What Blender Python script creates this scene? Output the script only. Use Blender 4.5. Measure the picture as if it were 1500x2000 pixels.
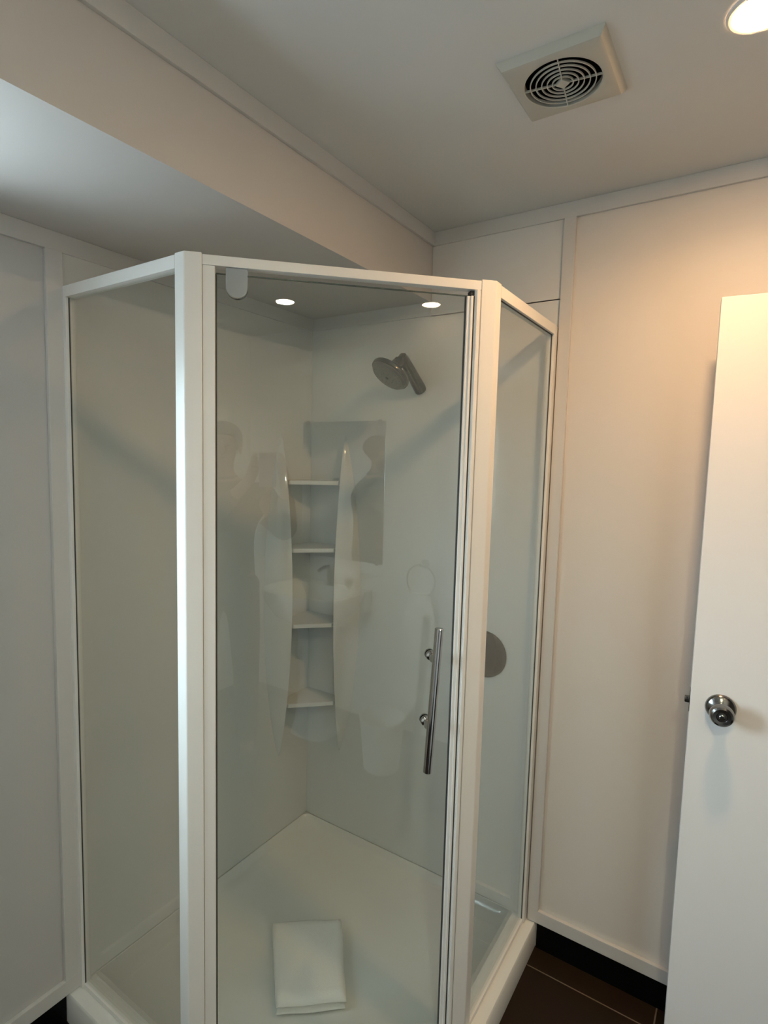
import bpy, bmesh, math, random
from mathutils import Vector, Matrix
for o in list(bpy.data.objects): bpy.data.objects.remove(o)
S = bpy.context.scene
COL = S.collection
random.seed(7)

# ------------------------------------------------------------------ camera
F_PX = 1095.63
CAM = Vector((1.4907, -1.7303, 1.5831))
cF = Vector((-0.54541962, 0.83313531, -0.09166786))
cR = Vector((0.83505421, 0.54954803, 0.02610416))
cU = Vector((-0.07212419, 0.06230992, 0.99544743))
cd = bpy.data.cameras.new('camera'); cam = bpy.data.objects.new('camera', cd); COL.objects.link(cam)
cd.sensor_fit = 'VERTICAL'; cd.sensor_height = 36.0; cd.lens = F_PX / 2000 * 36.0
cd.clip_start = 0.004
M = Matrix.Identity(4)
for i in range(3):
    M[i][0] = cR[i]; M[i][1] = cU[i]; M[i][2] = -cF[i]; M[i][3] = CAM[i]
cam.matrix_world = M
S.camera = cam

# ------------------------------------------------------------------ light
SKY_STRENGTH = 39.0
SKY_COLOR = (0.70, 0.88, 0.97)
LAMP_STRENGTH = {'entry': 310.0, 'basin': 60.0, 'centre': 200.0}
LAMP_BEAM = {'entry': 3.2, 'basin': 0.3, 'centre': 5.4}      # watts in the lens's downward beam
LAMP_COLOR = (1.0, 0.60, 0.29)
EXPOSURE = 0.0
w = bpy.data.worlds.new('world'); S.world = w; w.use_nodes = True
nt = w.node_tree; bg = nt.nodes['Background']
geo = nt.nodes.new('ShaderNodeTexCoord'); sep = nt.nodes.new('ShaderNodeSeparateXYZ')
rmp = nt.nodes.new('ShaderNodeValToRGB')
# bright paving close below the window, darker ground further out, overcast sky above
rmp.color_ramp.elements[0].position = 0.085; rmp.color_ramp.elements[0].color = (1.35, 1.65, 1.75, 1)
rmp.color_ramp.elements[1].position = 0.53; rmp.color_ramp.elements[1].color = (*SKY_COLOR, 1)
for pos_, col_ in ((0.15, (0.17, 0.21, 0.23, 1)), (0.46, (0.15, 0.19, 0.21, 1))):
    el = rmp.color_ramp.elements.new(pos_); el.color = col_
mr = nt.nodes.new('ShaderNodeMapRange'); mr.inputs['From Min'].default_value = -1
nt.links.new(geo.outputs['Generated'], sep.inputs[0]); nt.links.new(sep.outputs['Z'], mr.inputs['Value'])
nt.links.new(mr.outputs['Result'], rmp.inputs[0]); nt.links.new(rmp.outputs[0], bg.inputs['Color'])
bg.inputs['Strength'].default_value = SKY_STRENGTH
S.view_settings.view_transform = 'Standard'; S.view_settings.look = 'None'
S.view_settings.gamma = 1.0; S.view_settings.use_curve_mapping = False
S.view_settings.exposure = EXPOSURE
# daylight enters through the window in the left wall (portal guides sampling of the sky)
WY0, WY1, WZ0, WZ1 = -2.07, -1.38, 1.13, 1.88
pl = bpy.data.lights.new('window_portal', 'AREA'); pl.shape = 'RECTANGLE'
pl.size = WZ1 - WZ0; pl.size_y = WY1 - WY0
pl.cycles.is_portal = True
po = bpy.data.objects.new('window_portal', pl); COL.objects.link(po)
po.location = (-0.06, (WY0 + WY1) / 2, (WZ0 + WZ1) / 2); po.rotation_euler = (0, -math.pi / 2, 0)

# ------------------------------------------------------------------ dimensions
ZC = 2.350            # ceiling
ZCB = 2.305           # underside of cornice
BX = 0.530            # depth of the bulkhead
ZS = 2.124            # underside of the bulkhead
W = 0.969             # shower size to panel planes
A = 0.487             # where the angled door plane starts
CN = (A + W) / math.sqrt(2)   # distance of the door plane from the room corner
ZT = 1.996            # top of the frame
TZ = 0.087            # tray rim
XR = 2.30; YB = -2.70

# ------------------------------------------------------------------ materials
def mat(name, color, rough=0.5, metal=0.0, spec=0.5, coat=0.0, bump=None, noise=None):
    m = bpy.data.materials.new(name); m.use_nodes = True
    n = m.node_tree.nodes; l = m.node_tree.links; b = n['Principled BSDF']
    b.inputs['Base Color'].default_value = (*color, 1)
    b.inputs['Roughness'].default_value = rough
    b.inputs['Metallic'].default_value = metal
    b.inputs['Specular IOR Level'].default_value = spec
    b.inputs['Coat Weight'].default_value = coat
    b.inputs['Coat Roughness'].default_value = 0.05
    tc = n.new('ShaderNodeTexCoord')
    if bump:
        sc, st, dist = bump
        t = n.new('ShaderNodeTexNoise'); t.inputs['Scale'].default_value = sc; t.inputs['Detail'].default_value = 4
        bp = n.new('ShaderNodeBump'); bp.inputs['Strength'].default_value = st; bp.inputs['Distance'].default_value = dist
        l.new(tc.outputs['Object'], t.inputs['Vector']); l.new(t.outputs['Fac'], bp.inputs['Height'])
        l.new(bp.outputs['Normal'], b.inputs['Normal'])
    if noise:
        sc, amt = noise
        t = n.new('ShaderNodeTexNoise'); t.inputs['Scale'].default_value = sc; t.inputs['Detail'].default_value = 5
        mx = n.new('ShaderNodeMix'); mx.data_type = 'RGBA'
        mx.inputs[6].default_value = (*[c * (1 - amt) for c in color], 1)
        mx.inputs[7].default_value = (*[min(1, c * (1 + amt)) for c in color], 1)
        l.new(tc.outputs['Object'], t.inputs['Vector']); l.new(t.outputs['Fac'], mx.inputs[0])
        l.new(mx.outputs[2], b.inputs['Base Color'])
    return m

MW = mat('shaded_wall_paint', (0.55, 0.54, 0.535), 0.55, spec=0.35, bump=(260, 0.12, 0.002), noise=(1.3, 0.02))  # left wall's weaker light is put into this darker tone
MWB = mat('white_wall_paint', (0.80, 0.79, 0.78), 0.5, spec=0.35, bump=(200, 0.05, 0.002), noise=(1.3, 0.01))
MCEIL = mat('ceiling_paint', (0.69, 0.695, 0.69), 0.6, spec=0.3, bump=(180, 0.08, 0.002))
MTRIM = mat('trim_paint', (0.63, 0.615, 0.605), 0.4, spec=0.4, bump=(120, 0.03, 0.001))
MBULK = mat('bulkhead_paint', (0.62, 0.59, 0.57), 0.5, spec=0.35, bump=(220, 0.08, 0.002))
MLIN = mat('acrylic_lining', (0.73, 0.745, 0.74), 0.07, spec=0.5, noise=(2.0, 0.01))
MTRAY = mat('acrylic_tray', (0.80, 0.81, 0.80), 0.13, spec=0.5, coat=0.12, noise=(3.0, 0.01))
MFR = mat('white_powder_coat', (0.80, 0.79, 0.77), 0.28, spec=0.5, bump=(400, 0.02, 0.0005))
MSEAL = mat('dark_seal', (0.05, 0.05, 0.05), 0.6)
MDOOR = mat('door_enamel', (0.79, 0.775, 0.77), 0.38, spec=0.45, bump=(90, 0.04, 0.001))
MCH = mat('chrome', (0.52, 0.52, 0.52), 0.09, metal=1.0, noise=(30, 0.02))
MCHD = mat('satin_chrome', (0.24, 0.235, 0.23), 0.17, metal=1.0, noise=(40, 0.03))
MWR = mat('lit_wall_panel', (0.70, 0.665, 0.635), 0.55, spec=0.35, bump=(260, 0.12, 0.002), noise=(1.3, 0.02))  # wall paint made lighter and warmer; lamp light is put into the colour
MCHK = mat('dark_chrome', (0.075, 0.072, 0.07), 0.14, metal=1.0, noise=(40, 0.03))
MBLK = mat('black_tile', (0.003, 0.003, 0.0035), 0.35, spec=0.12, noise=(8, 0.2))
MDARK = mat('dark_plastic', (0.02, 0.02, 0.02), 0.5, noise=(20, 0.1))
MFAN = mat('cream_plastic', (0.49, 0.48, 0.43), 0.4, noise=(20, 0.02))
MROSE = mat('spray_face', (0.075, 0.07, 0.063), 0.45, noise=(300, 0.35))
MTOWEL = mat('terry_cotton', (0.93, 0.92, 0.90), 0.95, spec=0.1, bump=(420, 0.35, 0.003), noise=(60, 0.03))
MCER = mat('ceramic', (0.78, 0.78, 0.76), 0.08, coat=0.4, noise=(3, 0.01))
MMIR = mat('mirror_silver', (0.90, 0.92, 0.91), 0.01, metal=1.0, noise=(2, 0.004))
MBIN = mat('bin_plastic', (0.75, 0.76, 0.76), 0.35, noise=(6, 0.02))
MSKIN = mat('skin', (0.50, 0.30, 0.21), 0.5, bump=(120, 0.1, 0.002), noise=(14, 0.06))
MHAIR = mat('dark_hair', (0.018, 0.013, 0.010), 0.5, bump=(160, 0.6, 0.006), noise=(90, 0.4))
MSHIRT = mat('dark_shirt', (0.05, 0.052, 0.055), 0.85, spec=0.2, bump=(300, 0.3, 0.002), noise=(30, 0.1))
MJEAN = mat('dark_trousers', (0.028, 0.03, 0.036), 0.85, spec=0.2, bump=(300, 0.3, 0.002), noise=(30, 0.1))
MEYE = mat('eye', (0.10, 0.075, 0.06), 0.3, noise=(50, 0.05))
MLEAF = mat('shoe_rubber', (0.05, 0.05, 0.05), 0.7, noise=(20, 0.1))

def tile_mat():
    m = bpy.data.materials.new('brown_floor_tile'); m.use_nodes = True
    n = m.node_tree.nodes; l = m.node_tree.links; b = n['Principled BSDF']
    tc = n.new('ShaderNodeTexCoord'); mp = n.new('ShaderNodeMapping'); br = n.new('ShaderNodeTexBrick')
    mp.inputs['Location'].default_value = (-1.366 + 0.45 * 10, 0.085 + 0.45 * 10, 0)
    br.offset = 0.0; br.squash = 1.0
    br.inputs['Color1'].default_value = (0.022, 0.0125, 0.007, 1); br.inputs['Color2'].default_value = (0.019, 0.011, 0.006, 1)
    br.inputs['Mortar'].default_value = (0.16, 0.12, 0.085, 1)
    br.inputs['Scale'].default_value = 1.0; br.inputs['Mortar Size'].default_value = 0.0022
    br.inputs['Mortar Smooth'].default_value = 0.2
    br.inputs['Brick Width'].default_value = 0.45; br.inputs['Row Height'].default_value = 0.45
    l.new(tc.outputs['Object'], mp.inputs['Vector']); l.new(mp.outputs['Vector'], br.inputs['Vector'])
    ns = n.new('ShaderNodeTexNoise'); ns.inputs['Scale'].default_value = 9; ns.inputs['Detail'].default_value = 6
    l.new(tc.outputs['Object'], ns.inputs['Vector'])
    mx = n.new('ShaderNodeMix'); mx.data_type = 'RGBA'; mx.blend_type = 'OVERLAY'; mx.inputs[0].default_value = 0.25
    l.new(br.outputs['Color'], mx.inputs[6]); l.new(ns.outputs['Color'], mx.inputs[7])
    l.new(mx.outputs[2], b.inputs['Base Color'])
    bp = n.new('ShaderNodeBump'); bp.inputs['Strength'].default_value = 0.4; bp.inputs['Distance'].default_value = 0.002; bp.invert = True
    l.new(br.outputs['Fac'], bp.inputs['Height']); l.new(bp.outputs['Normal'], b.inputs['Normal'])
    b.inputs['Roughness'].default_value = 0.42; b.inputs['Specular IOR Level'].default_value = 0.18
    return m
MTILE = tile_mat()

def glass_mat(name, tint):
    # flat sheet glass: straight transmission plus Fresnel reflection on each face
    m = bpy.data.materials.new(name); m.use_nodes = True
    n = m.node_tree.nodes; l = m.node_tree.links
    n.remove(n['Principled BSDF']); out = n['Material Output']
    g = n.new('ShaderNodeNewGeometry'); fr = n.new('ShaderNodeFresnel')
    ior = n.new('ShaderNodeMapRange'); ior.inputs['To Min'].default_value = 1.58; ior.inputs['To Max'].default_value = 1 / 1.58
    l.new(g.outputs['Backfacing'], ior.inputs['Value']); l.new(ior.outputs['Result'], fr.inputs['IOR'])
    tr = n.new('ShaderNodeBsdfTransparent'); gl = n.new('ShaderNodeBsdfGlossy'); mx = n.new('ShaderNodeMixShader')
    tr.inputs['Color'].default_value = (*tint, 1); gl.inputs['Roughness'].default_value = 0.0
    l.new(fr.outputs[0], mx.inputs[0]); l.new(tr.outputs[0], mx.inputs[1]); l.new(gl.outputs[0], mx.inputs[2])
    l.new(mx.outputs[0], out.inputs['Surface'])
    return m
MGL = glass_mat('shower_glass', (0.93, 0.95, 0.94))
MWGL = glass_mat('window_glass', (0.97, 0.98, 0.985))

def emit_mat(name, color, strength):
    m = bpy.data.materials.new(name); m.use_nodes = True
    n = m.node_tree.nodes; l = m.node_tree.links
    n.remove(n['Principled BSDF']); e = n.new('ShaderNodeEmission')
    e.inputs['Color'].default_value = (*color, 1); e.inputs['Strength'].default_value = strength
    l.new(e.outputs[0], n['Material Output'].inputs['Surface'])
    return m

# ------------------------------------------------------------------ mesh helpers
def box(bm, lo, hi, bev=0.0, seg=2):
    lo = Vector(lo); hi = Vector(hi)
    t = bmesh.new(); bmesh.ops.create_cube(t, size=1.0)
    for v in t.verts:
        v.co = Vector(((v.co.x + .5) * (hi.x - lo.x) + lo.x, (v.co.y + .5) * (hi.y - lo.y) + lo.y, (v.co.z + .5) * (hi.z - lo.z) + lo.z))
    if bev: bmesh.ops.bevel(t, geom=t.edges[:], offset=bev, segments=seg, affect='EDGES', profile=0.6)
    merge(bm, t)
def merge(bm, t, mtx=None):
    me = bpy.data.meshes.new('tmp'); t.to_mesh(me); t.free()
    if mtx: me.transform(mtx)
    bm.from_mesh(me); bpy.data.meshes.remove(me)
def dpt(s, n, z):            # door coordinates: s along the door, n out of the corner, z up
    return Vector(((s + n) / math.sqrt(2), (s - n) / math.sqrt(2), z))
DM = Matrix(((1 / math.sqrt(2), 1 / math.sqrt(2), 0, 0), (1 / math.sqrt(2), -1 / math.sqrt(2), 0, 0), (0, 0, -1, 0), (0, 0, 0, 1)))
def dbox(bm, s0, s1, n0, n1, z0, z1, bev=0.0, seg=2):
    t = bmesh.new(); box(t, (s0, n0, -z1), (s1, n1, -z0), bev, seg)
    merge(bm, t, DM)
def prism(bm, pts, z0, z1, bev=0.0, seg=2):
    t = bmesh.new()
    a = [t.verts.new((p[0], p[1], z0)) for p in pts]; b = [t.verts.new((p[0], p[1], z1)) for p in pts]
    n = len(pts); t.faces.new(a); t.faces.new(b)
    for i in range(n): t.faces.new((a[i], a[(i + 1) % n], b[(i + 1) % n], b[i]))
    bmesh.ops.recalc_face_normals(t, faces=t.faces[:])
    if bev: bmesh.ops.bevel(t, geom=t.edges[:], offset=bev, segments=seg, affect='EDGES', profile=0.6)
    merge(bm, t)
def loft(bm, loops, cap0=True, cap1=True):
    rows = [[bm.verts.new(p) for p in lp] for lp in loops]; n = len(rows[0]); fs = []
    for a, b in zip(rows, rows[1:]):
        for i in range(n): fs.append(bm.faces.new((a[i], a[(i + 1) % n], b[(i + 1) % n], b[i])))
    if cap0: fs.append(bm.faces.new(rows[0][::-1]))
    if cap1: fs.append(bm.faces.new(rows[-1]))
    return rows, fs
def frame_of(d):
    d = Vector(d).normalized(); u = d.orthogonal().normalized(); return d, u, d.cross(u)
def tube(bm, pts, rad, seg=20, caps=True):
    pts = [Vector(p) for p in pts]
    if not hasattr(rad, '__len__'): rad = [rad] * len(pts)
    d0, u, v = frame_of(pts[1] - pts[0]); loops = []
    for i, p in enumerate(pts):
        if i == 0: d = pts[1] - pts[0]
        elif i == len(pts) - 1: d = pts[-1] - pts[-2]
        else: d = (pts[i + 1] - pts[i]).normalized() + (pts[i] - pts[i - 1]).normalized()
        d.normalize(); u = (u - d * u.dot(d)).normalized(); v = d.cross(u)
        loops.append([p + (u * math.cos(a) + v * math.sin(a)) * rad[i] for a in [2 * math.pi * k / seg for k in range(seg)]])
    loft(bm, loops, caps, caps)
def lathe(bm, prof, origin, axis, seg=40):      # prof: (radius, height along axis)
    d, u, v = frame_of(axis); o = Vector(origin)
    loops = [[o + d * h + (u * math.cos(a) + v * math.sin(a)) * max(r, 1e-5) for a in [2 * math.pi * k / seg for k in range(seg)]] for r, h in prof]
    loft(bm, loops)
def obj(name, bm, m, parent=None, smooth=30, label=None):
    bmesh.ops.remove_doubles(bm, verts=bm.verts[:], dist=1e-6)
    bmesh.ops.recalc_face_normals(bm, faces=bm.faces[:])
    if parent is not None:
        o0 = parent; off = Vector((0, 0, 0))
        while o0: off += Vector(o0.location); o0 = o0.parent
        for v in bm.verts: v.co -= off
    me = bpy.data.meshes.new(name); bm.to_mesh(me); bm.free()
    o = bpy.data.objects.new(name, me); COL.objects.link(o); o.parent = parent
    me.materials.append(m)
    if smooth:
        me.polygons.foreach_set('use_smooth', [True] * len(me.polygons))
        me.set_sharp_from_angle(angle=math.radians(smooth))
        if smooth == 30:
            wn = o.modifiers.new('weighted_normals', 'WEIGHTED_NORMAL'); wn.weight = 100; wn.keep_sharp = True
    if label: o['label'] = label
    return o
def tag(o, label, cat, group=None):
    o['label'] = label; o['category'] = cat
    if group: o['group'] = group
    return o
def thing(name, label, cat, loc, group=None):
    o = bpy.data.objects.new(name, None); COL.objects.link(o); o.location = loc
    o.empty_display_size = 0.05
    return tag(o, label, cat, group)
def struct(name, bm, m, label, parent=None):
    o = obj(name, bm, m, parent)
    if parent is None: o['kind'] = 'structure'; o['label'] = label; o['category'] = label_cat(name)
    return o
def label_cat(n):
    return n.split('_')[0] if n.split('_')[0] in ('wall', 'floor', 'ceiling', 'window', 'door', 'trim', 'baseboard') else 'wall'
def B(): return bmesh.new()

# ------------------------------------------------------------------ room shell
b = B(); box(b, (-0.1, YB - 0.1, -0.1), (XR + 1.3, 0.1, 0.0)); struct('floor', b, MTILE, 'dark brown tiled floor with thin pale grout lines')
b = B(); box(b, (-0.1, YB - 0.1, ZC), (XR + 1.3, 0.1, ZC + 0.1)); struct('ceiling', b, MCEIL, 'flat pale grey ceiling with the extractor fan in it')
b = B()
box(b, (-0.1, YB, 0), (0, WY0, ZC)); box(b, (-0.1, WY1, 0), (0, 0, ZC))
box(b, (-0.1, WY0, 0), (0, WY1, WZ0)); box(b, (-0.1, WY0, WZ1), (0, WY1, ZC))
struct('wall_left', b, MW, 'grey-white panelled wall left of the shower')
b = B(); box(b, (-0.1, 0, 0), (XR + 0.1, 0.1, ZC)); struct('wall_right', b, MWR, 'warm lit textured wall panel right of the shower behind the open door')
b = B(); box(b, (-0.1, YB - 0.1, 0), (XR + 1.3, YB, ZC)); struct('wall_back', b, MWB, 'plain white wall behind the photographer')
# side wall with the entry doorway (the open door hangs from it)
b = B()
DY0, DY1 = -0.965, -0.075
box(b, (XR, DY1, 0), (XR + 0.1, 0, ZC)); box(b, (XR, YB, 0), (XR + 0.1, DY0, ZC)); box(b, (XR, DY0, 2.03), (XR + 0.1, DY1, ZC))
struct('wall_side', b, MWB, 'white wall with the doorway, mirror and basin')
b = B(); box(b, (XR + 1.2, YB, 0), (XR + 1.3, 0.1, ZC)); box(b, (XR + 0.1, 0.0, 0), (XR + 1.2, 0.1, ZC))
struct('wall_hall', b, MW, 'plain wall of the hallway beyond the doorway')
b = B()
box(b, (XR - 0.012, DY0 - 0.06, 0), (XR + 0.1, DY0 + 0.012, 2.09), .003); box(b, (XR - 0.012, DY1 - 0.012, 0), (XR + 0.1, DY1 + 0.055, 2.09), .003)
box(b, (XR - 0.012, DY0, 2.018), (XR + 0.1, DY1, 2.09), .003)
struct('trim_1', b, MTRIM, 'white architrave around the doorway')
# dropped bulkhead along the left wall
b = B(); box(b, (0, YB, ZS), (BX, 0, ZC)); struct('wall_bulkhead', b, MBULK, 'boxed bulkhead dropped below the ceiling along the left wall')
# cornices and battens
b = B(); box(b, (BX, YB, ZCB), (BX + 0.010, 0, ZC), .002); struct('trim_2', b, MTRIM, 'flat cornice strip along the top of the bulkhead')
b = B(); box(b, (BX + .010, -0.010, ZCB), (XR, 0, ZC), .002); struct('trim_3', b, MTRIM, 'flat cornice strip along the top of the right wall')
b = B(); box(b, (0, YB, ZS - 0.046), (0.010, 0, ZS), .002); struct('trim_4', b, MTRIM, 'flat cornice strip on the left wall under the bulkhead')
b = B(); box(b, (0.010, -0.010, ZS - 0.046), (BX, 0, ZS), .002); struct('trim_5', b, MTRIM, 'short cornice strip on the right wall under the bulkhead')
b = B(); box(b, (0.972, -0.014, 0.132), (1.0075, 0, ZCB), .003); struct('trim_6', b, MTRIM, 'vertical batten on the right wall beside the shower')
b = B(); box(b, (0.972, -0.014, 0.0905), (XR, 0, 0.1335), .003); struct('trim_7', b, MTRIM, 'white capping strip above the black skirting tiles on the right')
b = B(); box(b, (0, -1.0075, 0.132), (0.014, -0.966, ZS - 0.046), .003); struct('trim_8', b, MTRIM, 'vertical batten on the left wall beside the shower')
b = B(); box(b, (0, YB, 0.0905), (0.014, -0.966, 0.1335), .003); struct('trim_9', b, MTRIM, 'white capping strip above the black skirting tiles on the left')
b = B(); box(b, (1.003, -0.006, 0), (XR, 0, 0.0905), .001); struct('baseboard_right', b, MBLK, 'black skirting tiles at the foot of the right wall')
b = B(); box(b, (0, YB, 0), (0.006, -1.003, 0.0905), .001); struct('baseboard_left', b, MBLK, 'black skirting tiles at the foot of the left wall')
b = B(); box(b, (0.006, YB, 0), (XR, YB + 0.006, 0.0905), .001); struct('baseboard_back', b, MBLK, 'black skirting tiles at the foot of the back wall')
b = B(); box(b, (XR - 0.006, YB + .006, 0), (XR, DY0 - 0.06, 0.0905), .001); struct('baseboard_side', b, MBLK, 'black skirting tiles at the foot of the basin wall')
MBOARD = mat('smooth_board', (0.70, 0.69, 0.675), 0.4, spec=0.4, bump=(60, 0.02, 0.001))
b = B(); box(b, (BX + .001, -0.005, ZS - .05), (0.972, 0, ZCB), .001); box(b, (0.005, -0.005, 1.99), (0.972, 0, ZS - .045), .001); struct('trim_10', b, MBOARD, 'smooth pale board on the right wall above the shower')
b = B(); box(b, (0, -0.966, 1.99), (0.005, 0, ZS - .045), .001); struct('trim_11', b, MBOARD, 'smooth pale board on the left wall above the shower')
# window
b = B()
for (y0, y1, z0, z1) in ((WY0, WY1, WZ0, WZ0 + .045), (WY0, WY1, WZ1 - .045, WZ1), (WY0, WY0 + .045, WZ0, WZ1), (WY1 - .045, WY1, WZ0, WZ1), ((WY0 + WY1) / 2 - .02, (WY0 + WY1) / 2 + .02, WZ0, WZ1)):
    box(b, (-0.085, y0, z0), (-0.03, y1, z1), .004)
wf = struct('window_1', b, MFR, 'white framed window in the left wall')
b = B(); box(b, (-0.060, WY0 + .04, WZ0 + .04), (-0.055, WY1 - .04, WZ1 - .04)); obj('pane', b, MWGL, wf, 0)
b = B()
box(b, (-0.03, WY0 - .05, WZ0 - .03), (0.03, WY1 + .05, WZ0), .005); box(b, (0, WY0 - .05, WZ0), (0.012, WY0, WZ1 + .05), .003)
box(b, (0, WY1, WZ0), (0.012, WY1 + .05, WZ1 + .05), .003); box(b, (0, WY0, WZ1), (0.012, WY1, WZ1 + .05), .003)
obj('window_trim', b, MTRIM, wf)

# ------------------------------------------------------------------ entry door (open)
DA = math.radians(5.3)
DX, DY, DT, DW = 1.3985, -0.172, 0.035, 0.862
DRM = Matrix.Translation((DX, DY, 0)) @ Matrix.Rotation(DA, 4, 'Z')     # x along the door to the hinge, -y to the room
def door_part(fill, name, m, parent, smooth=30, label=None):
    t = B(); fill(t); bm = B(); merge(bm, t, DRM); return obj(name, bm, m, parent, smooth, label)
b0 = B(); box(b0, (0, 0, 0.012), (DW, DT, 1.984), .0025); bm = B(); merge(bm, b0, DRM)
door = struct('door_1', bm, MDOOR, 'white flush entry door standing open against the right wall')
KX, KZ = 0.066, 1.003
def f(t):
    lathe(t, [(0, 0), (.0325, 0), (.0335, -.002), (.0325, -.006), (.028, -.011), (.0165, -.015), (.0135, -.018), (.0, -.018)], (KX, 0, KZ), (0, 1, 0))
rose = door_part(f, 'door_knob_rose', MCHD, door)
def f(t):
    lathe(t, [(.0, -.012), (.012, -.014), (.012, -.026), (.016, -.031), (.0235, -.037), (.0265, -.045), (.0262, -.053), (.0235, -.060), (.019, -.0635), (.012, -.0630), (.0105, -.0615), (0, -.0615)], (KX, 0, KZ), (0, 1, 0))
door_part(f, 'door_knob', MCHD, rose)
def f(t):
    lathe(t, [(0, -.060), (.0062, -.060), (.0062, -.0645), (.0045, -.0655), (0, -.0655)], (KX, 0, KZ), (0, 1, 0), 24)
door_part(f, 'privacy_button', MCH, rose)
def f(t):
    lathe(t, [(0, 0), (.032, 0), (.031, .006), (.016, .014), (.012, .016), (.012, .026), (.022, .034), (.026, .045), (.023, .060), (0, .064)], (KX, DT, KZ), (0, 1, 0))
door_part(f, 'back_knob', MCHD, door)
def f(t): box(t, (-.0012, .006, KZ - .028), (.001, DT - .006, KZ + .028), .0004); box(t, (-.012, .011, KZ - .008), (0, DT - .011, KZ + .008), .003)
door_part(f, 'latch_bolt', MCHD, door)
for hz in (0.25, 1.72):
    def f(t): tube(t, [(DW + .006, .002, hz - .045), (DW + .006, .002, hz + .045)], .006, 14); box(t, (DW - .001, .004, hz - .045), (DW + .0015, DT - .002, hz + .045))
    door_part(f, 'hinge', MCHD, door)

# ------------------------------------------------------------------ shower tray
def offset_poly(dist, r, z, k=6):
    # pentagon corner shower outline, each edge at its own distance inwards from the tray's outer line, corners rounded
    o = 1.0; dd = CN + 0.030
    L = [((0, -1), -0 - 0.0), ]
    lines = [(Vector((0, 1)), -dist[0]), (Vector((1, 0)), o - dist[1]), (Vector((1, -1)) / math.sqrt(2), dd - dist[2]),
             (Vector((0, -1)), o - dist[3]), (Vector((-1, 0)), -dist[4])]
    P = []
    for i in range(5):
        n1, d1 = lines[i]; n2, d2 = lines[(i + 1) % 5]
        det = n1.x * n2.y - n1.y * n2.x
        P.append(Vector(((d1 * n2.y - d2 * n1.y) / det, (n1.x * d2 - n2.x * d1) / det)))
    out = []
    for i in range(5):
        a, p, c = P[i - 1], P[i], P[(i + 1) % 5]
        u = (a - p).normalized(); v = (c - p).normalized(); ang = u.angle(v); rr = max(r[i], 1e-4)
        t = rr / math.tan(ang / 2); cen = p + (u + v).normalized() * (rr / math.sin(ang / 2))
        s = p + u * t - cen; e = p + v * t - cen
        for j in range(k + 1):
            q = s.lerp(e, j / k).normalized() * rr
            out.append(Vector((cen.x + q.x, cen.y + q.y, z)))
    return out
b = B()
R0 = [.004, .015, .015, .004, .004]; R1 = [.03, .03, .03, .03, .03]; R2 = [.05, .06, .06, .05, .09]
loops = [offset_poly([0] * 5, R0, 0.0), offset_poly([0] * 5, R0, TZ - .006), offset_poly([.001, .004, .004, .004, .001], R0, TZ),
         offset_poly([.006, .066, .066, .066, .006], R1, TZ), offset_poly([.008, .074, .074, .074, .008], R1, TZ - .004),
         offset_poly([.016, .090, .090, .090, .016], R2, .060), offset_poly([.030, .110, .110, .110, .030], R2, .0535),
         offset_poly([.14, .20, .20, .20, .14], [.06] * 5, .051), offset_poly([.22, .27, .27, .27, .22], [.03] * 5, .050)]
loft(b, loops)
tag(obj('shower_tray', b, MTRAY, None, 50), 'white acrylic corner shower tray under the glass enclosure', 'shower tray')

# ------------------------------------------------------------------ shower wall lining with moulded corner shelves
lin = thing('shower_wall_lining', 'smooth white moulded shower wall lining with corner shelves inside the enclosure', 'shower wall', (0.05, -0.05, TZ))
ZL = 2.000; LT = .006
b = B(); box(b, (0, -0.966, TZ + .0035), (LT, 0, ZL), .001); obj('wall_sheet', b, MLIN, lin)
b = B(); box(b, (LT, -LT, TZ + .0035), (0.966, 0, ZL), .001); obj('wall_sheet', b, MLIN, lin)
Z0, Z1 = 0.41, 1.675
def cheek(side):
    # lens-shaped cheek from the wall line (outer) to the front edge (inner); side 0 on the left wall, 1 on the right wall
    bm = B(); N = 40; rows = []
    for i in range(N + 1):
        t = i / N; z = Z0 + (Z1 - Z0) * t
        bul = math.sin(math.pi * t) ** 0.75
        o = .176 + (.262 - .176) * bul; e = LT + .092 * bul; inn = .176 + .030 * bul
        wall = Vector((LT - .001, -o, z)); edge = Vector((e, -inn, z))
        mid = wall.lerp(edge, .5) + Vector((.45, -.88, 0)) * .010 * bul
        edge2 = Vector((max(e - .012 * bul, LT), -inn + .010 * bul, z)); back = Vector((LT - .001, -inn + .004 * bul, z))
        pts = [wall, wall.lerp(mid, .5) + Vector((.45, -.88, 0)) * .003 * bul, mid, edge.lerp(mid, .5) + Vector((.45, -.88, 0)) * .003 * bul, edge, edge2, back]
        if side: pts = [Vector((-p.y, -p.x, p.z)) for p in pts]
        rows.append(pts)
    loft(bm, rows)
    return obj('corner_shelf_cheek', bm, MLIN, lin, 50)
cheek(0); cheek(1)
for zsf in (1.500, 1.248, 0.962, 0.640):
    t = (zsf - Z0) / (Z1 - Z0); bul = math.sin(math.pi * t) ** .75
    e = LT + .092 * bul - .004; inn = .176 + .030 * bul - .012
    bm = B(); prism(bm, [(LT, -LT), (LT, -inn), (e, -inn), (inn, -e), (inn, -LT)], zsf - .016, zsf, .003)
    obj('shelf', bm, MLIN, lin)

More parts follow.
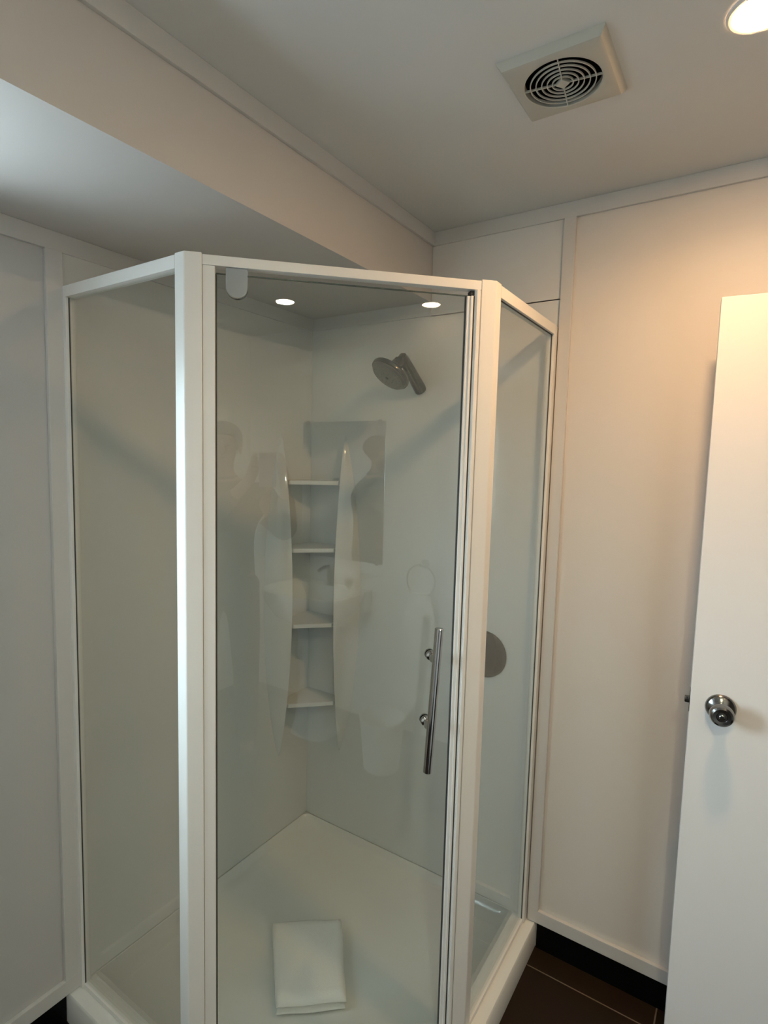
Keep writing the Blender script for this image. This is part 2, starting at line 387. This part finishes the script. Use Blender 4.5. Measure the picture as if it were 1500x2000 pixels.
# ------------------------------------------------------------------ shower enclosure
enc = thing('shower_enclosure', 'white framed glass corner shower enclosure with an angled hinged door', 'shower enclosure', (0.72, -0.72, TZ))
FD = .026                  # frame depth
q = math.sqrt(2)
def post(side):
    # corner post: outer apex, 36 mm on the door face, 30 mm on the side panel face
    ap = Vector((A, -W)); d = Vector((1, 1)) / q; n = Vector((-1, 1)) / q
    p1 = ap + d * .036; p2 = p1 + n * FD
    p4 = Vector((A - .030, -W)); p3 = Vector((A - .030, -W + FD))
    p5 = Vector((A - .004, -W + FD))
    pts = [ap, p1, p2, p5, p3, p4]
    if side: pts = [Vector((-p.y, -p.x)) for p in pts]
    bm = B(); prism(bm, pts, TZ, ZT + .003, .0028, 3); return obj('corner_post', bm, MFR, enc)
post(0); post(1)
sL, sR = -(W - A) / q, (W - A) / q
# side panels: wall jamb, top rail, bottom rail and pane
for side in (0, 1):
    def B2(fill, name, m, parent=enc, smooth=30):
        t = B(); fill(t)
        if side:
            for v in t.verts: v.co = Vector((-v.co.y, -v.co.x, v.co.z))
        return obj(name, t, m, parent, smooth)
    jw = .026 if side == 0 else .034
    B2(lambda t: box(t, (0.006, -W, TZ), (jw, -W + FD, ZT), .002), 'wall_jamb', MFR)
    B2(lambda t: box(t, (jw, -W, ZT - .028), (A - .030, -W + FD, ZT), .002), 'top_rail', MFR)
    B2(lambda t: box(t, (jw, -W + .004, TZ), (A - .030, -W + FD - .004, TZ + .014), .002), 'bottom_rail', MFR)
    pn = B2(lambda t: box(t, (jw - .004, -W + .010, TZ + .010), (A - .026, -W + .016, ZT - .020)), 'side_glass_panel', MGL, enc, 0)
    def f(t):
        box(t, (jw, -W + .0075, TZ + .014), (jw + .0018, -W + .0100, ZT - .028))
        if side: box(t, (jw, -W + .0075, ZT - .0300), (A - .030, -W + .0100, ZT - .028))
    B2(f, 'glazing_seal', MSEAL, pn)
# door opening: head rail, threshold, jambs
b = B(); dbox(b, sL + .036, sR - .036, CN - FD, CN - .001, ZT - .021, ZT, .002); obj('head_rail', b, MFR, enc)
b = B(); dbox(b, sL + .036, sR - .036, CN - FD, CN - .001, TZ, TZ + .016, .002); obj('threshold', b, MFR, enc)
b = B(); dbox(b, sL + .0365, sL + .0615, CN - FD, CN - .002, TZ + .016, ZT - .021, .0015); obj('door_jamb', b, MFR, enc)
b = B(); dbox(b, sR - .050, sR - .0365, CN - FD, CN - .002, TZ + .016, ZT - .021, .0015); dbox(b, sR - .047, sR - .0395, CN - .004, CN + .0015, TZ + .016, ZT - .021, .0012); obj('door_jamb', b, MFR, enc)
# the hinged glass door
gL, gR = sL + .0625, sR - .0555
GN = CN - .016
dg = B(); dbox(dg, gL, gR, GN - .003, GN + .003, TZ + .022, ZT - .032); gd = obj('glass_door', dg, MGL, enc, 0)
b = B(); dbox(b, gR - .012, gR + .0035, GN - .009, GN + .009, TZ + .020, ZT - .034, .003, 3); dbox(b, gR - .004, gR + .002, GN + .006, GN + .013, TZ + .020, ZT - .034, .0015); obj('door_edge_strip', b, MFR, gd)
b = B(); dbox(b, gR + .0036, gR + .0054, GN - .008, GN + .010, TZ + .02, ZT - .034); dbox(b, gR - .0135, gR - .012, GN - .0045, GN + .0045, TZ + .02, ZT - .034); dbox(b, gL - .001, gL + .0015, GN - .004, GN + .004, TZ + .02, ZT - .034); obj('magnetic_seal', b, MSEAL, gd)
b = B(); dbox(b, gL, gR, GN - .003, GN + .0031, ZT - .0335, ZT - .0318); obj('glass_edge', b, mat('glass_edge_green', (0.05, 0.075, 0.065), 0.25, noise=(30, .1)), gd)
# pivot hinge plate at the top corner, rounded below
b = B()
def hinge_plate(n0, n1):
    s0, s1 = -.258, -.2135; r = (s1 - s0) / 2; sc = (s0 + s1) / 2; zb = 1.914
    pr = [(s0, ZT - .022), (s0, zb + r)] + [(sc - r * math.cos(a), zb + r - r * math.sin(a)) for a in [math.pi * k / 16 for k in range(1, 16)]] + [(s1, zb + r), (s1, ZT - .022)]
    t = B(); a = [t.verts.new((s, n0, -z)) for s, z in pr]; c = [t.verts.new((s, n1, -z)) for s, z in pr]; n = len(pr)
    t.faces.new(a); t.faces.new(c)
    for i in range(n): t.faces.new((a[i], a[(i + 1) % n], c[(i + 1) % n], c[i]))
    bmesh.ops.recalc_face_normals(t, faces=t.faces[:])
    bmesh.ops.bevel(t, geom=[e for e in t.edges], offset=.0012, segments=2, affect='EDGES')
    merge(b, t, DM)
hinge_plate(GN + .003, GN + .012); hinge_plate(GN - .012, GN - .003)
obj('pivot_hinge', b, MCH, gd)
b = B(); dbox(b, gR - .004, gR + .012, GN - .012, GN + .008, ZT - .032, ZT - .022, .001); obj('stop_block', b, MDARK, gd)
# pull handle
hs = .2125; hz0, hz1 = .852, 1.200; hn = CN + .036
b = B()
hsz = lambda z: hs + (z - 1.02) * .048        # the pull leans a little
hax = dpt(hsz(hz1), hn, hz1) - dpt(hsz(hz0), hn, hz0); hlen = hax.length
lathe(b, [(0, 0), (.0088, 0), (.0103, .0015), (.0103, hlen - .0015), (.0088, hlen), (0, hlen)], dpt(hsz(hz0), hn, hz0), hax, 28)
hd = obj('pull_handle', b, MCH, gd)
for zz in (1.120, .957):
    b = B(); ax = dpt(0, 1, 0)
    o = dpt(hsz(zz), GN, zz)
    lathe(b, [(0, .003), (.0125, .003), (.013, .006), (.0115, .010), (.0075, .013), (.0072, .020), (.0095, .024), (.0105, .030), (.0085, .038), (.0072, .046), (0, .05)], o, ax, 28)
    lathe(b, [(0, -.003), (.0125, -.003), (.0125, -.008), (.009, -.014), (.0, -.017)], o, ax, 28)
    obj('standoff', b, MCH, hd)

# ------------------------------------------------------------------ shower head
sh = thing('overhead_shower', 'chrome shower head on a short thick arm on the shower wall', 'shower head', (0.500, -LT, 1.835))
b0 = Vector((.500, -LT, 1.832)); tip = Vector((.490, -.115, 1.926))
ad = (tip - b0).normalized()
b = B()
lathe(b, [(0, -.004), (.0215, -.004), (.0225, 0.0), (.0215, .006), (.0208, .03), (.0190, .10), (.0178, .136), (.0150, .148), (.008, .154), (0, .155)], b0 + ad * .0, ad, 36)
obj('shower_arm', b, MCHK, sh)
b = B()
nk = tip + ad * -.008
fc = Vector((.470, -.165, 1.858)); fd = (cR * -.54 - cU * .80 - cF * .24).normalized()
# swivel ball and bell-shaped head
lathe(b, [(0, -.014), (.008, -.0125), (.0125, -.007), (.0142, 0), (.0125, .007), (.008, .0125), (0, .014)], tip.lerp(fc, .18), fd, 28)
obj('swivel_ball', b, MCHK, sh)
b = B()
hl = (fc - tip.lerp(fc, .2)).length
ax2 = (fc - tip.lerp(fc, .2)).normalized()
rows = []
for (r, h) in [(.001, 0), (.0180, .0), (.0190, .010), (.0220, .020), (.0300, .030), (.0450, .040), (.0600, .045), (.0670, .048), (.0690, .054), (.0675, .060), (.064, .0615)]:
    t = h / .0615; c = tip.lerp(fc, .2) + ax2 * (hl * t * .96); dirv = ax2.lerp(fd, t).normalized(); d, u, v = frame_of(dirv)
    u = (Vector((1, 0, 0)) - dirv * dirv.x).normalized(); v = dirv.cross(u)
    rows.append([c + (u * math.cos(a) + v * math.sin(a)) * r for a in [2 * math.pi * k / 40 for k in range(40)]])
loft(b, rows)
hb = obj('head_body', b, MCHK, sh, 50)
b = B(); lathe(b, [(0, -.006), (.0635, -.006), (.0635, .0), (.058, .006), (.038, .0095), (0, .0105)], fc, fd, 40)
fp = obj('spray_plate', b, MROSE, hb)
b = B()
d, u, v = frame_of(fd)
for rr, nn, hh in ((.050, 24, .0065), (.036, 18, .0085), (.022, 10, .0095)):
    for k in range(nn):
        a = 2 * math.pi * k / nn
        lathe(b, [(0, 0), (.0014, 0), (.0011, .0022), (0, .0022)], fc + fd * hh + (u * math.cos(a) + v * math.sin(a)) * rr, fd, 8)
lathe(b, [(0, 0), (.006, 0), (.005, .003), (0, .003)], fc + fd * .0095, fd, 16)
obj('spray_nozzles', b, MDARK, fp)

# ------------------------------------------------------------------ shower mixer
mx = thing('shower_mixer', 'round dark chrome shower mixer partly hidden by the right door post', 'shower mixer', (.778, -LT, .946))
b = B(); lathe(b, [(0, 0), (.079, 0), (.080, .003), (.078, .007), (.070, .014), (.055, .020), (.036, .0235), (0, .0245)], (.778, -LT, .946), (0, -1, 0), 56); obj('wall_plate', b, mat('plate_chrome', (0.035, 0.034, 0.033), 0.16, metal=1.0, noise=(40, .03)), mx)
b = B(); lathe(b, [(0, .012), (.030, .012), (.030, .03), (.028, .048), (.023, .055), (0, .057)], (.778, -LT, .946), (0, -1, 0), 40); kn = obj('mixer_knob', b, MCHK, mx)
b = B(); tube(b, [(.772, -LT - .042, .94), (.745, -LT - .046, .915), (.725, -LT - .048, .895)], [.0075, .0065, .0055], 16); obj('lever', b, MCHK, kn)

# ------------------------------------------------------------------ folded bath mat in the tray
tw = thing('folded_bath_mat', 'white folded terry bath mat lying on the shower tray floor', 'bath mat', (0.470, -0.520, .052))
c4 = [Vector((0.299, -0.505, 0)), Vector((0.472, -0.364, 0)), Vector((0.653, -0.578, 0)), Vector((0.507, -0.702, 0))]
def mat_layer(z0, z1, grow, seed, sag=0.0):
    rnd = random.Random(seed); bm = B(); N = 18
    cen = sum(c4, Vector()) / 4
    def P(u, v):
        p = c4[0].lerp(c4[1], u).lerp(c4[3].lerp(c4[2], u), v)
        return cen + (p - cen) * (1 + grow)
    ph = [rnd.uniform(0, 6) for _ in range(6)]
    top = []; bot = []
    for j in range(N + 1):
        tr_, br_ = [], []
        for i in range(N + 1):
            u = i / N; v = j / N; p = P(u, v)
            e = min(u, 1 - u, v, 1 - v) * .2; rr = (z1 - z0) / 2
            k = 1 if e > rr else math.sqrt(max(0, 1 - (1 - e / rr) ** 2)) * .9 + .1
            wob = .0022 * math.sin(7 * u + ph[0]) * math.cos(6 * v + ph[1]) + .0014 * math.sin(15 * u + ph[2] + 9 * v)
            ex = (P(u, v) - cen); sh_ = 1 + .012 * math.sin(9 * v + ph[3]) * (2 * u - 1) ** 2 + .012 * math.sin(8 * u + ph[4]) * (2 * v - 1) ** 2
            p = cen + ex * sh_
            zc = (z0 + z1) / 2
            zt_ = zc + rr * k + wob * k + sag * (v - .5)
            tr_.append(bm.verts.new((p.x, p.y, zt_))); br_.append(bm.verts.new((p.x, p.y, max(z0, zc - rr * k))))
        top.append(tr_); bot.append(br_)
    for j in range(N):
        for i in range(N):
            bm.faces.new((top[j][i], top[j][i + 1], top[j + 1][i + 1], top[j + 1][i])); bm.faces.new((bot[j][i], bot[j + 1][i], bot[j + 1][i + 1], bot[j][i + 1]))
    for i in range(N):
        bm.faces.new((top[0][i], bot[0][i], bot[0][i + 1], top[0][i + 1])); bm.faces.new((top[N][i], top[N][i + 1], bot[N][i + 1], bot[N][i]))
        bm.faces.new((top[i][0], top[i + 1][0], bot[i + 1][0], bot[i][0])); bm.faces.new((top[i][N], bot[i][N], bot[i + 1][N], top[i + 1][N]))
    return bm
obj('bottom_fold', mat_layer(.052, .077, -.012, 3), MTOWEL, tw, 60)
obj('top_fold', mat_layer(.0755, .102, 0.0, 5), MTOWEL, tw, 60)

# ------------------------------------------------------------------ extractor fan
fan = thing('extractor_fan', 'square cream extractor fan with a round ringed grille in the ceiling', 'extractor fan', (1.119, -.556, ZC))
FX, FY, FH, FR = 1.119, -.556, .098, .074
b = B(); NS = 64
def sq(h, z):
    out = []
    for k in range(NS):
        a = 2 * math.pi * k / NS + math.pi / NS * 0; c, s = math.cos(a), math.sin(a); m_ = max(abs(c), abs(s)); out.append(Vector((FX + c / m_ * h, FY + s / m_ * h, z)))
    return out
def ci(r, z): return [Vector((FX + r * math.cos(2 * math.pi * k / NS), FY + r * math.sin(2 * math.pi * k / NS), z)) for k in range(NS)]
loft(b, [sq(FH + .003, ZC), sq(FH + .002, ZC - .004), sq(FH - .006, ZC - .014), sq(FH - .010, ZC - .0155), ci(FR + .002, ZC - .0155), ci(FR, ZC - .0145), ci(FR, ZC - .001)], False, False)
obj('cover_plate', b, MFAN, fan, 25)
b = B(); lathe(b, [(0, 0), (FR - .0005, 0), (FR - .0005, .0012), (0, .0012)], (FX, FY, ZC - .0022), (0, 0, 1), 48); obj('fan_cavity_shade', b, mat('cavity_shade_black', (.004, .004, .004), .9, spec=0.0, noise=(20, .1)), fan)  # flat black disc, painted as the shade of a deeper recess
b = B()
for rr in (.0625, .0515, .0405, .0300, .0200):
    rows = []
    for k in range(56):
        a = 2 * math.pi * k / 56; c, s = math.cos(a), math.sin(a)
        rows.append([Vector((FX + c * (rr + dx), FY + s * (rr + dx), ZC - .015 + dz)) for dx, dz in ((-.0010, 0), (.0010, 0), (.0010, .003), (-.0010, .003))])
    vs = [[b.verts.new(p) for p in r_] for r_ in rows]
    for k in range(56):
        for j in range(4): b.faces.new((vs[k][j], vs[k][(j + 1) % 4], vs[(k + 1) % 56][(j + 1) % 4], vs[(k + 1) % 56][j]))
for k in range(4):
    a = math.pi / 2 * k + math.radians(8); c, s = math.cos(a), math.sin(a)
    t = B(); box(t, (.008, -.0010, -.0148), (FR + .001, .0010, -.0110)); merge(b, t, Matrix.Translation((FX, FY, ZC)) @ Matrix.Rotation(a, 4, 'Z'))
obj('ring_grille', b, MFAN, fan)
b = B(); t = B(); box(t, (-.010, -.010, -.0165), (.010, .010, -.008), .002); merge(b, t, Matrix.Translation((FX, FY, ZC)) @ Matrix.Rotation(math.radians(53), 4, 'Z')); obj('centre_boss', b, MFAN, fan)

# ------------------------------------------------------------------ downlights
def downlight(x, y, key, label, color):
    t = thing('downlight', label, 'ceiling light', (x, y, ZC), 'round ceiling downlights')
    b = B(); NS = 48
    def c(r, z): return [Vector((x + r * math.cos(2 * math.pi * k / NS), y + r * math.sin(2 * math.pi * k / NS), ZC + z)) for k in range(NS)]
    loft(b, [c(.053, -.0002), c(.0525, -.003), c(.049, -.005), c(.044, -.0045), c(.0435, -.001)], False, False); obj('trim_ring', b, MFR, t)
    b = B(); lathe(b, [(0, -.0052), (.0405, -.0052), (.0435, -.003), (.0435, -.001), (0, -.001)], (x, y, ZC), (0, 0, 1), 40)
    obj('lamp_lens', b, emit_mat('lamp_' + key, color, LAMP_STRENGTH[key]), t)
    ld = bpy.data.lights.new('lamp_beam', 'AREA'); ld.shape = 'DISK'; ld.size = .078; ld.energy = LAMP_BEAM[key]; ld.color = color
    ld.spread = math.radians(150)
    lo = bpy.data.objects.new('lamp_beam', ld); COL.objects.link(lo); lo.parent = t; lo.location = (0, 0, -.0062)
downlight(1.447, -.549, 'entry', 'bright warm downlight at the top right above the entry door', LAMP_COLOR)
downlight(2.18, -1.32, 'basin', 'warm downlight over the waste bin, mirrored at the right of the glass shower door', (1.0, 0.74, 0.46))
downlight(1.80, -1.93, 'centre', 'yellowish downlight over the photographer, mirrored at the left of the glass shower door', (1.0, 0.98, 0.68))

# ------------------------------------------------------------------ behind the camera, seen mirrored in the glass door
bs = thing('washbasin', 'white ceramic pedestal washbasin mirrored in the shower glass', 'washbasin', (XR, -1.98, 0))
b = B()
def ell(rx, ry, z, cx=2.10, cy=-1.98, k=40, back=XR - .002):
    out = []
    for i in range(k):
        a = 2 * math.pi * i / k
        ca, sa = math.cos(a), math.sin(a); pw = .62
        x = cx + rx * math.copysign(abs(ca) ** pw, ca); y = cy + ry * math.copysign(abs(sa) ** pw, sa)
        out.append(Vector((min(x, back), y, z)))
    return out
loft(b, [ell(.12, .10, .66), ell(.17, .20, .70), ell(.195, .265, .77), ell(.21, .285, .83), ell(.21, .285, .845), ell(.195, .27, .848), ell(.16, .225, .835), ell(.15, .18, .76), ell(.05, .06, .735)])
obj('basin_bowl', b, MCER, bs, 60)
b = B(); box(b, (2.22, -2.25, .72), (XR - .002, -1.71, .848), .012, 3); obj('basin_ledge', b, MCER, bs)
b = B(); loft(b, [ell(.12, .13, 0.0, 2.14), ell(.10, .11, .08, 2.14), ell(.08, .085, .3, 2.14), ell(.09, .10, .60, 2.14), ell(.12, .13, .70, 2.12)]); obj('pedestal', b, MCER, bs, 60)
b = B(); tube(b, [(2.25, -1.98, .845), (2.25, -1.98, .93), (2.235, -1.98, .955), (2.20, -1.98, .958), (2.15, -1.98, .945)], [.016, .014, .013, .012, .011], 18); obj('tap', b, MCH, bs)
cl = B()
for k in range(7):
    a = math.radians(-36 + 12 * k)
    t = B(); box(t, (-.004, -.012, 0), (.004, .012, .12), .003)
    merge(cl, t, Matrix.Translation((2.20, -1.80, .8575)) @ Matrix.Rotation(a, 4, 'X') )
tag(obj('folded_facecloth', cl, MTOWEL), 'white facecloth folded into a fan on the basin ledge', 'facecloth')
mi = thing('wall_mirror', 'frameless rectangular mirror on the wall above the basin', 'mirror', (XR, -1.94, 1.0))
b = B(); box(b, (XR - .006, -2.24, 1.0), (XR - .001, -1.64, 1.80), .001); obj('mirror_plate', b, MMIR, mi, 0)
for y in (-2.2, -1.68):
    for z in (1.0, 1.79):
        b = B(); box(b, (XR - .01, y - .012, z - .008), (XR - .0005, y + .012, z + .018), .002); obj('mirror_clip', b, MCH, mi)
bn = thing('waste_bin', 'white round open waste bin mirrored at the lower right of the glass door', 'waste bin', (2.04, -1.45, 0))
b = B(); lathe(b, [(0, 0.0), (.088, 0.0), (.092, .004), (.115, .262), (.119, .266), (.119, .272), (.113, .272), (.088, .010), (0, .008)], (2.04, -1.45, 0), (0, 0, 1), 48); obj('bin_body', b, MBIN, bn)
tr = thing('towel_ring', 'chrome towel ring on the wall beside the mirror', 'towel ring', (XR, -1.37, 1.04))
b = B(); lathe(b, [(0, 0), (.024, 0), (.024, .006), (.010, .012), (.010, .05), (0, .052)], (XR - .0005, -1.37, 1.04), (-1, 0, 0), 24); obj('wall_mount', b, MCH, tr)
b = B(); pts = [(XR - .045, -1.37 + .085 * math.sin(a), .955 + .085 * math.cos(a)) for a in [2 * math.pi * k / 40 for k in range(41)]]; tube(b, pts, .0045, 12, False); obj('ring', b, MCH, tr)
b = B(); rows = []
for k in range(24):
    t_ = k / 23; z = .885 - .36 * t_; wd = .055 + .045 * min(1, t_ * 2.2)
    rows.append([Vector((XR - .045 + dx * .012 + .004 * math.sin(5 * yy * 3 + k * .1), -1.37 + yy * wd, z)) for dx, yy in [(math.sin(a), math.cos(a)) for a in [2 * math.pi * i / 24 for i in range(24)]]])
loft(b, rows)
tag(obj('hand_towel', b, MTOWEL, None, 60), 'white hand towel hanging in the towel ring', 'towel')

# ------------------------------------------------------------------ photographer (mirrored in the glass door)
FWD = Vector((-1, 1, 0)) / q; LFT = Vector((-1, -1, 0)) / q
HC = CAM - FWD * .36 + LFT * .215; HC.z = 1.625        # centre of the head
BASE = Vector((HC.x, HC.y, 0)) - FWD * .04
def wp(f, l, z): return BASE + FWD * f + LFT * l + Vector((0, 0, z))
PHC = CAM - FWD * .012                                  # phone centre
pr_ = (PHC - BASE); PF, PL_, PZ = pr_.dot(FWD), pr_.dot(LFT), CAM.z
def skin_mesh(name, verts, edges, radii, root, m, parent, sub=2, smooth=80):
    me = bpy.data.meshes.new(name); me.from_pydata([tuple(Vector(v) - Vector(parent.location if parent and not parent.parent else (0, 0, 0))) for v in verts], edges, [])
    o = bpy.data.objects.new(name, me); COL.objects.link(o)
    sk = o.modifiers.new('skin', 'SKIN'); sk.use_smooth_shade = True
    if sub: sb = o.modifiers.new('sub', 'SUBSURF'); sb.levels = sub; sb.render_levels = sub
    for i, r in enumerate(radii):
        d = me.skin_vertices[0].data[i]
        d.radius = r if hasattr(r, '__len__') else (r, r); d.use_root = (i == root)
    o.parent = parent; me.materials.append(m)
    return o
person = thing('person', 'person in dark clothes holding up a phone, faintly mirrored in the shower glass', 'person', BASE)
V, Ed, Rd = [], [], []
def add(p, r, link=None):
    V.append(p); Rd.append(r)
    if link is not None: Ed.append((link, len(V) - 1))
    return len(V) - 1
pel = add(wp(0, 0, .95), (.132, .095))
wst = add(wp(0, 0, 1.10), (.118, .088), pel); chs = add(wp(0, 0, 1.28), (.135, .095), wst); ush = add(wp(0, 0, 1.40), (.105, .075), chs)
nck = add(wp(.01, 0, 1.49), .054, ush); nc2 = add(wp(.025, 0, 1.545), .052, nck)
hd1 = add(wp(.04, 0, 1.58), (.062, .078), nc2); hd2 = add(wp(.04, 0, 1.635), (.074, .092), hd1); hd3 = add(wp(.035, 0, 1.69), (.066, .082), hd2); hd4 = add(wp(.03, 0, 1.715), (.045, .055), hd3)
fingers = []
for sg in (1, -1):
    hp = add(wp(0, .095 * sg, .88), .085, pel); kn_ = add(wp(.02, .11 * sg, .49), .055, hp); an = add(wp(-.01, .115 * sg, .09), .038, kn_)
    he = add(wp(.03, .12 * sg, .045), .040, an); to = add(wp(.16, .135 * sg, .032), .030, he)
    shd = add(wp(0, .185 * sg, 1.39), .048, ush)
    el = add(wp(.13, .225 * sg + PL_ * .4, 1.20), .040, shd)
    wr = add(wp(PF - .045, PL_ + .078 * sg, PZ - .105), .026, el)
    pa = add(wp(PF - .030, PL_ + .064 * sg, PZ - .045), (.030, .018), wr)
    fingers.append((sg, pa))
    # four fingers curl round the phone's outer edge, the thumb lies on its back
    for k in range(4):
        z = PZ - .052 + .0205 * k; ln = (.85, 1.0, 1.05, .95)[k]
        a = add(wp(PF - .026, PL_ + .061 * sg, z), .0095, pa)
        c = add(wp(PF - .004, PL_ + .056 * sg, z + .004), .0085, a)
        d = add(wp(PF + .0085 * 1, PL_ + (.056 - .010 * ln) * sg, z + .006), .0072, c)
    a = add(wp(PF - .042, PL_ + .050 * sg, PZ - .06), .0115, pa); c = add(wp(PF - .031, PL_ + .040 * sg, PZ - .030), .0098, a); add(wp(PF - .024, PL_ + .030 * sg, PZ - .008), .0085, c)
body = skin_mesh('body', V, Ed, Rd, pel, MSKIN, person)
# face
def blob(bm, c, r, seg=16):
    t = B(); bmesh.ops.create_uvsphere(t, u_segments=seg, v_segments=seg // 2 + 2, radius=1)
    mtx = Matrix.Translation(c) @ Matrix(((FWD.x, LFT.x, 0, 0), (FWD.y, LFT.y, 0, 0), (0, 0, 1, 0), (0, 0, 0, 1))) @ Matrix.Diagonal((*r, 1)); merge(bm, t, mtx)
for sg in (1, -1):
    bm = B(); blob(bm, wp(.122, .031 * sg, 1.640), (.010, .013, .009)); obj('eye', bm, MEYE, person, 80)
    bm = B(); blob(bm, wp(.030, .082 * sg, 1.625), (.020, .010, .032)); obj('ear', bm, MSKIN, person, 80)
bm = B(); blob(bm, wp(.138, 0, 1.612), (.018, .014, .024)); blob(bm, wp(.130, 0, 1.635), (.010, .009, .03))
obj('nose', bm, MSKIN, person, 80)
bm = B(); blob(bm, wp(.118, 0, 1.575), (.012, .025, .008)); obj('mouth', bm, mat('lips', (.36, .15, .12), .5, noise=(40, .05)), person, 80)
bm = B(); blob(bm, wp(.018, 0, 1.672), (.108, .092, .085), 24)
for v in list(bm.verts):
    p = v.co - BASE; f_, z_ = p.dot(FWD), p.z
    if f_ > .075 and z_ < 1.690: v.co -= FWD * (f_ - .075)
    if z_ < 1.60 and f_ < .03: v.co += Vector((0, 0, -.012))
obj('hair', bm, MHAIR, person, 80)
# clothes follow the body
V, Ed, Rd = [], [], []
p0 = add(wp(0, 0, .80), (.178, .150)); p1 = add(wp(0, 0, .95), (.186, .150), p0); p2 = add(wp(0, 0, 1.12), (.170, .132), p1); p2 = add(wp(0, 0, 1.28), (.186, .142), p2); p3 = add(wp(0, 0, 1.40), (.165, .122), p2); p4 = add(wp(.006, 0, 1.465), (.085, .082), p3); add(wp(.012, 0, 1.505), (.070, .068), p4)
for sg in (1, -1):
    s1 = add(wp(0, .187 * sg, 1.395), .084, p3); s2 = add(wp(.13, .227 * sg + PL_ * .4, 1.195), .060, s1)
    e_ = wp(.13, .225 * sg + PL_ * .4, 1.20); w_ = wp(PF - .045, PL_ + .078 * sg, PZ - .105); add(e_.lerp(w_, .8), .040, s2)
skin_mesh('shirt', V, Ed, Rd, 0, MSHIRT, person)
V, Ed, Rd = [], [], []
p0 = add(wp(0, 0, 1.02), (.158, .120)); p0 = add(wp(0, 0, .93), (.168, .128), p0)
for sg in (1, -1):
    h_ = add(wp(0, .097 * sg, .87), .098, p0); k_ = add(wp(.02, .112 * sg, .49), .072, h_); add(wp(-.01, .116 * sg, .075), .060, k_)
skin_mesh('trousers', V, Ed, Rd, 0, MJEAN, person)
for sg in (1, -1):
    bm = B(); blob(bm, wp(.06, .125 * sg, .036), (.145, .05, .036), 20)
    for v in bm.verts:
        if v.co.z < 0.001: v.co.z = 0.001
    obj('shoe', bm, MLEAF, person, 80)
# the phone in the hands
ph = thing('smartphone', 'dark smartphone held up in both hands', 'phone', PHC - FWD * .004 - Vector((0, 0, .06)))
PM = Matrix(((FWD.x, LFT.x, 0, PHC.x - FWD.x * .004), (FWD.y, LFT.y, 0, PHC.y - FWD.y * .004), (0, 0, 1, PHC.z - .055), (0, 0, 0, 1)))
bm = B(); t = B(); box(t, (-.004, -.037, -.077), (.004, .037, .077), .003, 3); merge(bm, t, PM); obj('phone_body', bm, mat('phone_glass', (.35, .36, .38), .15, coat=.5, noise=(10, .02)), ph)
bm = B(); t = B(); box(t, (.0038, .008, .045), (.0055, .034, .072), .001); merge(bm, t, PM); obj('camera_bump', bm, MDARK, ph)
bm = B(); t = B(); box(t, (-.0046, -.033, -.071), (-.0040, .033, .071)); merge(bm, t, PM); obj('screen', bm, MDARK, ph)
